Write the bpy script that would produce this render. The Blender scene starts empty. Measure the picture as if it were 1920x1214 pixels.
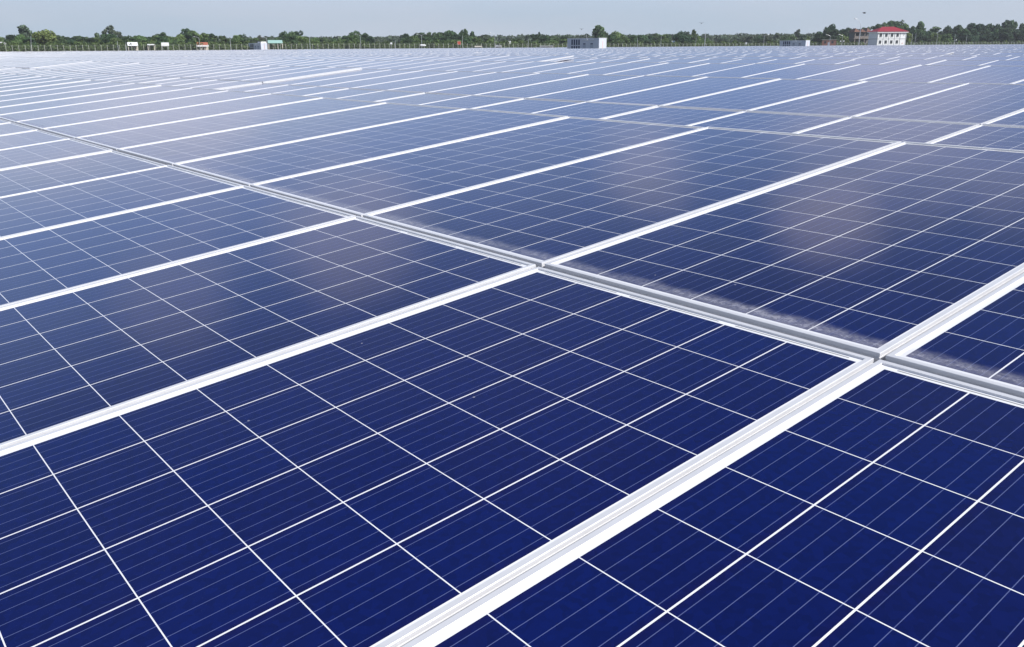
import bpy, math, random
import numpy as np
from mathutils import Matrix, Vector

scene = bpy.context.scene
COL = scene.collection
RNG = random.Random(7)

# ------------------------------------------------------------------ camera
F_PX, PW, PH = 1626.64, 1920.0, 1214.0           # focal length in photo pixels
EYE = np.array([1.7658, -1.5517, 1.7344])
CAM_B = np.array([[0.6351684, -0.2317485, 0.7367861],
                  [0.7723492, 0.198171, -0.603494],
                  [-0.0061508, 0.9523764, 0.3048627]])   # columns: right, up, back
cam_d = bpy.data.cameras.new('camera')
cam = bpy.data.objects.new('camera', cam_d)
COL.objects.link(cam)
m = Matrix.Identity(4)
for i in range(3):
    for j in range(3):
        m[i][j] = CAM_B[i][j]
    m[i][3] = EYE[i]
cam.matrix_world = m
cam_d.sensor_fit = 'HORIZONTAL'
cam_d.sensor_width = 36.0
cam_d.lens = F_PX / PW * 36.0
cam_d.clip_start = 0.02
cam_d.clip_end = 5000
scene.camera = cam

# ------------------------------------------------------------------ world and sun
SUN_EL, SUN_AZ = math.radians(42), math.radians(74)
SKY = 0.085
scene.view_settings.view_transform = 'Standard'
scene.view_settings.look = 'None'
scene.view_settings.gamma = 1.0
scene.view_settings.exposure = 0.27
world = bpy.data.worlds.new("World")
scene.world = world
world.use_nodes = True


class NT:
    """small helper to write node graphs"""
    def __init__(self, tree):
        self.t = tree
        self.L = tree.links.new

    def n(self, kind, **kw):
        nd = self.t.nodes.new(kind)
        for k, v in kw.items():
            setattr(nd, k, v)
        return nd

    def put(self, sock, v):
        if isinstance(v, bpy.types.NodeSocket):
            self.L(v, sock)
        elif v is not None:
            sock.default_value = v

    def math(self, op, a, b=None, c=None, clamp=False):
        nd = self.n('ShaderNodeMath', operation=op, use_clamp=clamp)
        self.put(nd.inputs[0], a)
        self.put(nd.inputs[1], b)
        self.put(nd.inputs[2], c)
        return nd.outputs[0]

    def mix(self, f, a, b, mode='MIX'):
        nd = self.n('ShaderNodeMix', data_type='RGBA', blend_type=mode)
        nd.clamp_factor = True
        self.put(nd.inputs[0], f)
        for s, v in ((nd.inputs[6], a), (nd.inputs[7], b)):
            self.put(s, v if isinstance(v, bpy.types.NodeSocket) else (*v, 1) if len(v) == 3 else v)
        return nd.outputs[2]

    def ramp(self, x, lo, hi):
        nd = self.n('ShaderNodeMapRange', interpolation_type='SMOOTHSTEP')
        self.put(nd.inputs[0], x)
        nd.inputs[1].default_value, nd.inputs[2].default_value = lo, hi
        return nd.outputs[0]

    def noise(self, vec, scale, detail=3, rough=.55, dim='3D'):
        nd = self.n('ShaderNodeTexNoise', noise_dimensions=dim)
        self.put(nd.inputs['Vector'], vec)
        nd.inputs['Scale'].default_value = scale
        nd.inputs['Detail'].default_value = detail
        nd.inputs['Roughness'].default_value = rough
        return nd.outputs[0]

    def vmath(self, op, a, b=None):
        nd = self.n('ShaderNodeVectorMath', operation=op)
        self.put(nd.inputs[0], a)
        if b is not None:
            self.put(nd.inputs[1], b)
        return nd.outputs[1] if op in ('DOT_PRODUCT', 'LENGTH', 'DISTANCE') else nd.outputs[0]

    def comb(self, x, y, z):
        nd = self.n('ShaderNodeCombineXYZ')
        for s, v in zip(nd.inputs, (x, y, z)):
            self.put(s, v)
        return nd.outputs[0]

    def sep(self, v):
        nd = self.n('ShaderNodeSeparateXYZ')
        self.L(v, nd.inputs[0])
        return nd.outputs


def build_sky():
    w = NT(world.node_tree)
    bg = world.node_tree.nodes['Background']
    sky = w.n('ShaderNodeTexSky', sky_type='NISHITA', sun_disc=False, sun_elevation=SUN_EL, sun_rotation=SUN_AZ,
              altitude=0, air_density=1.0, dust_density=.7, ozone_density=2.0)
    g = w.n('ShaderNodeTexCoord').outputs['Generated']
    d = w.vmath('NORMALIZE', g)
    x, y, z = w.sep(d)
    zz = w.math('ADD', w.math('MAXIMUM', z, 0.0), 0.12)
    p = w.comb(w.math('DIVIDE', x, zz), w.math('DIVIDE', y, zz), 0.0)
    n1 = w.noise(p, 0.55, 5, .55)
    n2 = w.noise(p, 1.9, 4, .6)
    c = w.math('ADD', w.math('MULTIPLY', n1, .72), w.math('MULTIPLY', n2, .28))
    low = w.math('SUBTRACT', 1.0, w.ramp(z, .10, .24))
    cover = w.math('MULTIPLY', w.ramp(c, .44, .66), w.math('ADD', .07, w.math('MULTIPLY', low, .42)))
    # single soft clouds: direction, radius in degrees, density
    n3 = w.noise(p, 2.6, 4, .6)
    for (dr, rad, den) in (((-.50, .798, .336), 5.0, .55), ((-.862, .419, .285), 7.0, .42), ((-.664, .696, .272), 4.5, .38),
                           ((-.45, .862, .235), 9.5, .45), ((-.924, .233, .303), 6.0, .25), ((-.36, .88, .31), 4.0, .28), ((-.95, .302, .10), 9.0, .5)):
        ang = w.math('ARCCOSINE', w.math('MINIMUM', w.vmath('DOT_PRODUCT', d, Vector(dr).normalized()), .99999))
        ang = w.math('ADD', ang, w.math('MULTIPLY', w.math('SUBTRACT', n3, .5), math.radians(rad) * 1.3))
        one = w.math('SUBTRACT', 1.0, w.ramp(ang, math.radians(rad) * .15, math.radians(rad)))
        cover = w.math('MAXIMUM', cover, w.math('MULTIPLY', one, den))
    cover = w.math('MULTIPLY', cover, w.ramp(z, .02, .09))
    k = 1.0 / SKY
    cloud = (.88 * k, .84 * k, .93 * k)
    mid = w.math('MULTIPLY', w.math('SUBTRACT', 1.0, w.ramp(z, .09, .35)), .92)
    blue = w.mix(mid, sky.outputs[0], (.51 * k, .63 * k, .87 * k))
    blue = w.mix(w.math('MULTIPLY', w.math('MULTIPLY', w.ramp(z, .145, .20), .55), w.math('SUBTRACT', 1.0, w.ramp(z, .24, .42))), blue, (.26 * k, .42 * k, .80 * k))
    col = w.mix(cover, blue, cloud)
    haze = w.math('MULTIPLY', w.math('SUBTRACT', 1.0, w.ramp(z, .02, .13)), .92)
    faint = w.noise(w.comb(x, y, w.math('MULTIPLY', z, 6.0)), 3.0, 4, .55)
    hcol = w.mix(w.ramp(faint, .35, .7), (.395 * k, .475 * k, .565 * k), (.445 * k, .50 * k, .58 * k))
    col = w.mix(haze, col, hcol)
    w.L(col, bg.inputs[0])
    bg.inputs[1].default_value = SKY


build_sky()
sun_d = bpy.data.lights.new('sun', 'SUN')
sun_d.energy = 4.5
sun_d.angle = math.radians(0.53)
sun_d.color = (1.0, .972, .93)
sun = bpy.data.objects.new('sun', sun_d)
COL.objects.link(sun)
sv = Vector((math.sin(SUN_AZ) * math.cos(SUN_EL), math.cos(SUN_AZ) * math.cos(SUN_EL), math.sin(SUN_EL)))
sun.rotation_euler = sv.to_track_quat('Z', 'Y').to_euler()

# ------------------------------------------------------------------ where a photo pixel column is in the world
RT, UPV, BK = CAM_B[:, 0], CAM_B[:, 1], CAM_B[:, 2]
FWD = -BK
FH = np.array([FWD[0], FWD[1], 0]); FH /= np.linalg.norm(FH)
RH = np.array([FH[1], -FH[0], 0])


def ray(px, py):
    return FWD + RT * (px - PW / 2) / F_PX - UPV * (py - PH / 2) / F_PX


def at(px, Z):
    """ground position (x, y) seen in column px at depth Z"""
    p = EYE + ray(px, 92.5 - .0065 * px) * Z
    return p[0], p[1]


def zat(px, py, Z):
    """height of pixel (px, py) at depth Z"""
    r = ray(px, py)
    x, y = at(px, Z)
    return EYE[2] + r[2] / math.hypot(r[0], r[1]) * math.hypot(x - EYE[0], y - EYE[1])


def project(P):
    q = (np.asarray(P) - EYE) @ CAM_B
    zc = -q[..., 2]
    zs = np.where(zc > .05, zc, np.nan)
    return PW / 2 + F_PX * q[..., 0] / zs, PH / 2 - F_PX * q[..., 1] / zs, zc


def fence_z(px):
    return 303.0 * 5545.0 / (5645.0 - px)


FA, FB = np.array(at(-700, fence_z(-700))), np.array(at(2700, fence_z(2700)))
FDIR = (FB - FA) / np.linalg.norm(FB - FA)
FNRM = np.array([-FDIR[1], FDIR[0]])
if np.dot(FNRM, FA - EYE[:2]) < 0:
    FNRM = -FNRM                                     # away from the camera


BANK_AT = [np.dot(np.array(at(q, fence_z(q))) - FA, FDIR) for q in (0, 650, 1000, 1350, 1900)]


def lift(d):
    """terrain height along the depth away from the camera (metres)"""
    return np.interp(d, [0, 2.5, 8, 15, 22, 60, 150, 300, 460], [0, 0, .036, .085, .08, -.06, -.20, -.30, -.32])


def ground_z(x, y):
    x, y = np.asarray(x, float), np.asarray(y, float)
    d = np.maximum((x - EYE[0]) * FH[0] + (y - EYE[1]) * FH[1], 0)
    und = lift(d) + .05 * np.sin(x * .031 + 1.3) * np.sin(y * .027) * np.clip((d - 25) / 60, 0, 1)
    s = (x - FA[0]) * FNRM[0] + (y - FA[1]) * FNRM[1]
    t = np.clip((s + 9) / 9.5, 0, 1)
    t = t * t * (3 - 2 * t)
    along = (x - FA[0]) * FDIR[0] + (y - FA[1]) * FDIR[1]
    bank = np.interp(along, BANK_AT, [.95, .95, .55, .15, .05])
    return und * (1 - t) + bank * t


# ------------------------------------------------------------------ mesh and object helpers
class MB:
    def __init__(self):
        self.v, self.f, self.mi, self.cur = [], [], [], 0

    def add(self, vs, fs):
        b = len(self.v)
        self.v += [tuple(map(float, q)) for q in vs]
        self.f += [tuple(b + i for i in f) for f in fs]
        self.mi += [self.cur] * len(fs)

    def box(self, x0, x1, y0, y1, z0, z1):
        self.add([(x, y, z) for z in (z0, z1) for y in (y0, y1) for x in (x0, x1)],
                 [(0, 2, 3, 1), (4, 5, 7, 6), (0, 1, 5, 4), (2, 6, 7, 3), (0, 4, 6, 2), (1, 3, 7, 5)])

    def tube(self, pts, radii, seg=6):
        rings = []
        pts = [Vector(p) for p in pts]
        for i, p in enumerate(pts):
            a = pts[max(i - 1, 0)]
            b = pts[min(i + 1, len(pts) - 1)]
            d = (b - a).normalized()
            ref = Vector((0, 0, 1)) if abs(d.z) < .9 else Vector((1, 0, 0))
            e1 = d.cross(ref).normalized()
            e2 = d.cross(e1)
            r = radii[i] if hasattr(radii, '__len__') else radii
            rings.append([p + e1 * (r * math.cos(2 * math.pi * k / seg)) + e2 * (r * math.sin(2 * math.pi * k / seg)) for k in range(seg)])
        vs = [q for ring in rings for q in ring]
        fs = []
        for i in range(len(rings) - 1):
            for k in range(seg):
                fs.append((i * seg + k, i * seg + (k + 1) % seg, (i + 1) * seg + (k + 1) % seg, (i + 1) * seg + k))
        fs.append(tuple(range(seg)))
        fs.append(tuple((len(rings) - 1) * seg + k for k in reversed(range(seg))))
        self.add(vs, fs)

    def ball(self, c, r, seg=8, rows=5, sz=1.0):
        vs, fs = [], []
        for i in range(rows + 1):
            th = math.pi * i / rows
            for k in range(seg):
                ph = 2 * math.pi * k / seg
                vs.append((c[0] + r * math.sin(th) * math.cos(ph), c[1] + r * math.sin(th) * math.sin(ph), c[2] + r * sz * math.cos(th)))
        for i in range(rows):
            for k in range(seg):
                fs.append((i * seg + k, (i + 1) * seg + k, (i + 1) * seg + (k + 1) % seg, i * seg + (k + 1) % seg))
        self.add(vs, fs)

    def mesh(self, name, mats):
        me = bpy.data.meshes.new(name)
        me.from_pydata(self.v, [], self.f)
        for mt in (mats if isinstance(mats, (list, tuple)) else [mats]):
            me.materials.append(mt)
        me.polygons.foreach_set('material_index', self.mi)
        me.update()
        return me

    def obj(self, name, mats, parent=None):
        return link(name, self.mesh(name, mats), parent)


def link(name, data, parent=None):
    o = bpy.data.objects.new(name, data)
    COL.objects.link(o)
    if parent is not None:
        o.parent = parent
    return o


def tag(o, label, cat, group=None, kind=None):
    if label:
        o['label'] = label
    if cat:
        o['category'] = cat
    if group:
        o['group'] = group
    if kind:
        o['kind'] = kind
    return o


def thing(name, label, cat, loc, rz=0.0, group=None):
    o = link(name, None)
    o.location = loc
    o.rotation_euler = (0, 0, rz)
    o.empty_display_size = .3
    return tag(o, label, cat, group)


def material(name):
    mt = bpy.data.materials.new(name)
    mt.use_nodes = True
    t = NT(mt.node_tree)
    return mt, t, mt.node_tree.nodes['Principled BSDF']


def plain(name, col, rough=.6, metal=0.0, var=.12, scale=3.0, spec=.4):
    """a plain painted, cast or baked surface with a little mottling of its own"""
    mt, t, b = material(name)
    g = t.n('ShaderNodeTexCoord').outputs['Object']
    n = t.noise(g, scale, 4)
    f = t.math('ADD', t.math('MULTIPLY', n, 2 * var), 1 - var)
    nd = t.n('ShaderNodeVectorMath', operation='SCALE')
    nd.inputs[0].default_value = col
    t.L(f, nd.inputs['Scale'])
    t.L(nd.outputs[0], b.inputs['Base Color'])
    b.inputs['Roughness'].default_value = rough
    b.inputs['Metallic'].default_value = metal
    b.inputs['Specular IOR Level'].default_value = spec
    return mt


# ------------------------------------------------------------------ ground
def ground_material():
    mt, t, b = material('dry_soil_and_grass')
    g = t.n('ShaderNodeTexCoord').outputs['Object']
    n = t.noise(g, .12, 6, .65)
    n2 = t.noise(g, 2.5, 5, .6)
    c = t.mix(t.ramp(n, .38, .62), (.16, .125, .085), (.055, .085, .028))
    c = t.mix(t.math('MULTIPLY', n2, .6), c, (.09, .085, .05))
    t.L(c, b.inputs['Base Color'])
    b.inputs['Roughness'].default_value = .95
    return mt


def build_ground():
    xs = np.concatenate([np.linspace(-3000, -520, 12), np.linspace(-500, 200, 160), np.linspace(230, 3000, 12)])
    ys = np.concatenate([np.linspace(-3000, -130, 12), np.linspace(-110, 540, 150), np.linspace(570, 3000, 12)])
    X, Y = np.meshgrid(xs, ys)
    Z = ground_z(X, Y)
    nx, ny = len(xs), len(ys)
    vs = np.stack([X, Y, Z], -1).reshape(-1, 3).tolist()
    fs = [(j * nx + i, j * nx + i + 1, (j + 1) * nx + i + 1, (j + 1) * nx + i) for j in range(ny - 1) for i in range(nx - 1)]
    me = bpy.data.meshes.new('ground')
    me.from_pydata(vs, [], fs)
    me.materials.append(ground_material())
    me.polygons.foreach_set('use_smooth', [True] * len(fs))
    tag(link('ground', me), 'flat earth and grass under the panels and trees', None, None, 'structure')


build_ground()

# ------------------------------------------------------------------ solar panels
PU, PV, ROW = 0.998, 1.987, 4.985                  # panel pitch along the row, up the slope, and row to row
MW_, ML = 0.986, 1.965                             # one module
TILT = np.array([[0.999994, 0.0, -0.003391], [-0.00034, 0.994959, -0.10028], [0.003374, 0.10028, 0.994954]])


def cell_material():
    mt, t, b = material('blue_cells_under_glass')
    u, v, _ = t.sep(t.n('ShaderNodeUVMap', uv_map='UVMap').outputs[0])
    rnd = t.n('ShaderNodeAttribute', attribute_name='seed', attribute_type='GEOMETRY').outputs['Fac']
    oi = t.n('ShaderNodeObjectInfo').outputs['Random']
    seed = t.math('ADD', t.math('MULTIPLY', rnd, 91.7), t.math('MULTIPLY', oi, 57.3))
    cu = t.math('DIVIDE', t.math('SUBTRACT', u, .0235), .1573)
    cv = t.math('DIVIDE', t.math('SUBTRACT', v, .0267), .1593)
    fu, fv = t.math('FRACT', cu), t.math('FRACT', cv)
    eu = t.math('MULTIPLY', t.math('MINIMUM', fu, t.math('SUBTRACT', 1.0, fu)), .1573)   # metres to the nearest cell edge
    ev = t.math('MULTIPLY', t.math('MINIMUM', fv, t.math('SUBTRACT', 1.0, fv)), .1593)
    ins = t.math('MULTIPLY',
                 t.math('MULTIPLY', t.math('GREATER_THAN', cu, 0.0), t.math('LESS_THAN', cu, 6.0)),
                 t.math('MULTIPLY', t.math('GREATER_THAN', cv, 0.0), t.math('LESS_THAN', cv, 12.0)))
    cell = t.math('MULTIPLY', ins, t.math('MULTIPLY', t.math('GREATER_THAN', eu, .00155), t.math('GREATER_THAN', ev, .00095)))
    # five bus bars up each cell
    bu = t.math('FRACT', t.math('MULTIPLY', fu, 5.0))
    bar = t.math('LESS_THAN', t.math('ABSOLUTE', t.math('SUBTRACT', bu, .5)), .5 * .0011 / (.1573 / 5))
    # cell colour: every cell a little different, edges a little more violet, faint crystal grain
    wn = t.n('ShaderNodeTexWhiteNoise', noise_dimensions='3D')
    t.L(t.comb(t.math('FLOOR', cu), t.math('FLOOR', cv), seed), wn.inputs['Vector'])
    cvar = wn.outputs['Value']
    wn2 = t.n('ShaderNodeTexWhiteNoise', noise_dimensions='1D')
    t.L(seed, wn2.inputs['W'])
    base = t.mix(cvar, (.0010, .0062, .078), (.0034, .0055, .058))
    base = t.mix(t.math('MULTIPLY', wn2.outputs['Value'], .55), base, (.0010, .0072, .086))
    edge = t.math('SUBTRACT', 1.0, t.ramp(eu, .0, .022))
    base = t.mix(t.math('MULTIPLY', edge, .55), base, (.0050, .0050, .060))
    pv = t.comb(u, v, seed)
    vor = t.n('ShaderNodeTexVoronoi', voronoi_dimensions='3D')
    t.L(pv, vor.inputs['Vector'])
    vor.inputs['Scale'].default_value = 95
    gr = t.math('ADD', t.math('MULTIPLY', t.sep(vor.outputs['Color'])[0], .26), .85)
    nd = t.n('ShaderNodeVectorMath', operation='SCALE')
    t.L(base, nd.inputs[0])
    t.L(gr, nd.inputs['Scale'])
    base = t.mix(t.math('MULTIPLY', bar, .52), nd.outputs[0], (.18, .22, .44))
    # white back sheet, with the grey cross ribbons in the upper margin
    ribv = t.math('LESS_THAN', t.math('ABSOLUTE', t.math('SUBTRACT', v, ML - .0188)), .0022)
    ru = t.math('FRACT', t.math('DIVIDE', t.math('SUBTRACT', u, .0235), .3146))
    rib = t.math('MULTIPLY', ribv, t.math('MULTIPLY', t.math('GREATER_THAN', ru, .07), t.math('LESS_THAN', ru, .93)))
    sheet = t.mix(rib, (.80, .80, .82), (.30, .30, .30))
    col = t.mix(cell, sheet, base)
    # dried dust along the lower edge and a few specks
    pd = t.comb(t.math('MULTIPLY', u, 1.0), t.math('MULTIPLY', v, 1.0), seed)
    wav = t.noise(pd, 7.0, 3, .5)
    fine = t.noise(pd, 70.0, 5, .75)
    str_ = t.noise(t.comb(t.math('MULTIPLY', u, 55.0), t.math('MULTIPLY', v, 16.0), seed), 1.0, 4, .7)
    top = t.math('ADD', .040, t.math('MULTIPLY', wav, .050))
    rel = t.math('DIVIDE', v, top)
    band = t.math('SUBTRACT', 1.0, t.ramp(rel, .62, 1.38))
    rim = t.math('MULTIPLY', t.ramp(rel, .40, .85), band)
    dm = t.math('MULTIPLY', band, t.math('ADD', t.math('MULTIPLY', fine, .46), t.math('MULTIPLY', str_, .36)))
    dm = t.math('ADD', t.math('MULTIPLY', dm, .75), t.math('MULTIPLY', t.math('MULTIPLY', rim, t.ramp(fine, .32, .66)), .5))
    dm = t.math('MULTIPLY', dm, t.math('ADD', t.math('MULTIPLY', t.noise(pd, 2.2, 2), 1.1), t.math('MULTIPLY', wn2.outputs['Value'], .35)), clamp=True)
    spk = t.n('ShaderNodeTexVoronoi', voronoi_dimensions='3D')
    t.L(t.comb(u, v, seed), spk.inputs['Vector'])
    spk.inputs['Scale'].default_value = 17
    pick = t.math('GREATER_THAN', t.sep(spk.outputs['Color'])[1], .9)
    sp = t.math('MULTIPLY', t.math('LESS_THAN', spk.outputs['Distance'], .045), pick)
    dm = t.math('MAXIMUM', dm, t.math('MULTIPLY', sp, .45))
    film = t.math('MULTIPLY', t.noise(pd, 3.1, 5, .6), .004)
    dm = t.math('ADD', dm, film, clamp=True)
    col = t.mix(dm, col, (.46, .45, .49))
    t.L(col, b.inputs['Base Color'])
    b.inputs['Roughness'].default_value = .55
    b.inputs['Specular IOR Level'].default_value = 0.0
    b.inputs['Coat Weight'].default_value = 1.0
    b.inputs['Coat IOR'].default_value = 1.38
    b.inputs['Sheen Weight'].default_value = .10
    b.inputs['Sheen Roughness'].default_value = .25
    b.inputs['Sheen Tint'].default_value = (.80, .80, .95, 1)
    t.L(t.math('ADD', .07, t.math('MULTIPLY', dm, .5)), b.inputs['Coat Roughness'])
    return mt


def alu_material():
    mt, t, b = material('anodised_aluminium')
    g = t.n('ShaderNodeTexCoord').outputs['Object']
    n = t.noise(g, 14, 4)
    c = t.mix(n, (.60, .60, .62), (.74, .74, .76))
    t.L(c, b.inputs['Base Color'])
    b.inputs['Metallic'].default_value = .18
    b.inputs['Roughness'].default_value = .36
    return mt


CELL, ALU = cell_material(), alu_material()


def frame_mesh():
    """frame section swept round the module, mitred; top of the frame is z = 0"""
    prof = [(.026, -.0385), (.026, -.040), (0, -.040), (0, -.0310), (.0014, -.0304), (.0014, -.0290), (0, -.0284),
            (0, -.0200), (.0014, -.0194), (.0014, -.0180), (0, -.0174), (0, -.0100), (.0012, -.0095), (.0012, -.0083), (0, -.0078),
            (0, -.0008), (.0008, 0), (.0112, 0), (.0118, -.0006), (.0118, -.0060), (.0020, -.0060), (.0020, -.0385)]
    n = len(prof)
    vs, fs = [], []
    for d, z in prof:
        vs += [(d, d, z), (MW_ - d, d, z), (MW_ - d, ML - d, z), (d, ML - d, z)]
    for i in range(n):
        j = (i + 1) % n
        for k in range(4):
            l = (k + 1) % 4
            fs.append((i * 4 + k, i * 4 + l, j * 4 + l, j * 4 + k))
    me = bpy.data.meshes.new('frame')
    me.from_pydata(vs, [], fs)
    me.materials.append(ALU)
    me.update()
    return me


def sheet_mesh():
    i, z0, z1 = .006, -.0100, -.0043
    mb = MB()
    mb.box(i, MW_ - i, i, ML - i, z0, z1)
    me = mb.mesh('cell_sheet', CELL)
    uv = me.uv_layers.new(name='UVMap')
    for p in me.polygons:
        for li in p.loop_indices:
            co = me.vertices[me.loops[li].vertex_index].co
            uv.data[li].uv = (co.x, co.y) if p.normal.z > .5 else (.01, .01)
    return me


def tables():
    """every module of the field as (row, tier, column, world corner, table lift)"""
    rr = random.Random(31)
    out = []
    fixed = {0: [(-40, 60, 0, 0)],
             1: [(-36, -14, .022, 0), (-13, 60, 0, .03)],
             2: [(-70, -24, .0, .06), (-23, 60, 0, .11)],
             3: [(-70, -40, .03, .1), (-39, -19, .075, .13), (-18, 60, 0, .15)]}
    for r in range(0, 92):
        segs = list(fixed.get(r, []))
        if not segs:
            k = 60 + rr.randrange(20)
            while k > -440:
                n = rr.choice((20, 20, 20, 22, 18))
                dz = rr.gauss(0, .010) if rr.random() < .84 else rr.uniform(.025, .055)
                segs.append((k - n + 1, k, dz, rr.uniform(-.45, .45)))
                k -= n + (1 if rr.random() < .35 else 0)
        for a, c, dz, du in segs:
            cx, cy = (a + c) / 2 * PU, r * ROW
            for tier in (0, 1):
                for k in range(a, c + 1):
                    out.append((r, tier, k, dz, du))
    return out


CLEAR = []        # (x0, x1, y0, y1) kept free of panels


def field():
    t = tables()
    r = np.array([q[0] for q in t]); tier = np.array([q[1] for q in t]); k = np.array([q[2] for q in t])
    dz = np.array([q[3] for q in t]); du = np.array([q[4] for q in t])
    u0 = k * PU + .006 - .0025 + du
    v0 = np.where(tier == 0, -PV + .011, .011)
    loc = np.stack([u0, v0, np.full(len(u0), .0043)], 1) @ TILT.T
    loc[:, 1] += r * ROW
    cx, cy = loc[:, 0] + .5, loc[:, 1] + .98
    depth = np.maximum((cx - EYE[0]) * FH[0] + (cy - EYE[1]) * FH[1], 0)
    zoff = lift(depth)
    rowz = {0: 0, 1: .036, 2: .085, 3: .08}
    near = depth < 30
    for rw, z in rowz.items():
        zoff = np.where((r == rw) & near, z, zoff)
    # tables are rigid: step the height per table, not per panel
    und = .05 * np.sin(cx * .031 + 1.3) * np.sin(cy * .027) * np.clip((depth - 25) / 60, 0, 1)
    loc[:, 2] += 1.15 + zoff + und + dz + .003374 * np.maximum(-25 - loc[:, 0], 0)
    cen = np.stack([loc[:, 0] + .493, loc[:, 1] + .98, loc[:, 2] + .1], 1)
    X, Y, Zc = project(cen)
    s = (cen[:, 0] - FA[0]) * FNRM[0] + (cen[:, 1] - FA[1]) * FNRM[1]
    keep = (s < -9) & (((Zc > 1) & (X > -750) & (X < PW + 600)) | (np.hypot(cx - EYE[0], cy - EYE[1]) < 14))
    for x0, x1, y0, y1 in CLEAR:
        keep &= ~((cx > x0 - 2.5) & (cx < x1 + 2.5) & (cy > y0 - 4.0) & (cy < y1 + 4.0))
    idx = np.nonzero(keep)[0]
    return r[idx], tier[idx], k[idx], loc[idx]


ORD = ['', 'first', 'second', 'third', 'fourth', 'fifth', 'sixth', 'seventh', 'eighth', 'ninth', 'tenth', 'eleventh', 'twelfth',
       'thirteenth', 'fourteenth', 'fifteenth', 'sixteenth', 'seventeenth', 'eighteenth', 'nineteenth', 'twentieth']


def ordinal(n):
    if n < len(ORD):
        return ORD[n]
    tens = {2: 'twenty', 3: 'thirty', 4: 'forty', 5: 'fifty', 6: 'sixty', 7: 'seventy', 8: 'eighty', 9: 'ninety'}
    a, b = divmod(n, 10)
    return tens[a] + '-' + ORD[b] if b else tens[a][:-1] + 'ieth'


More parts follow.
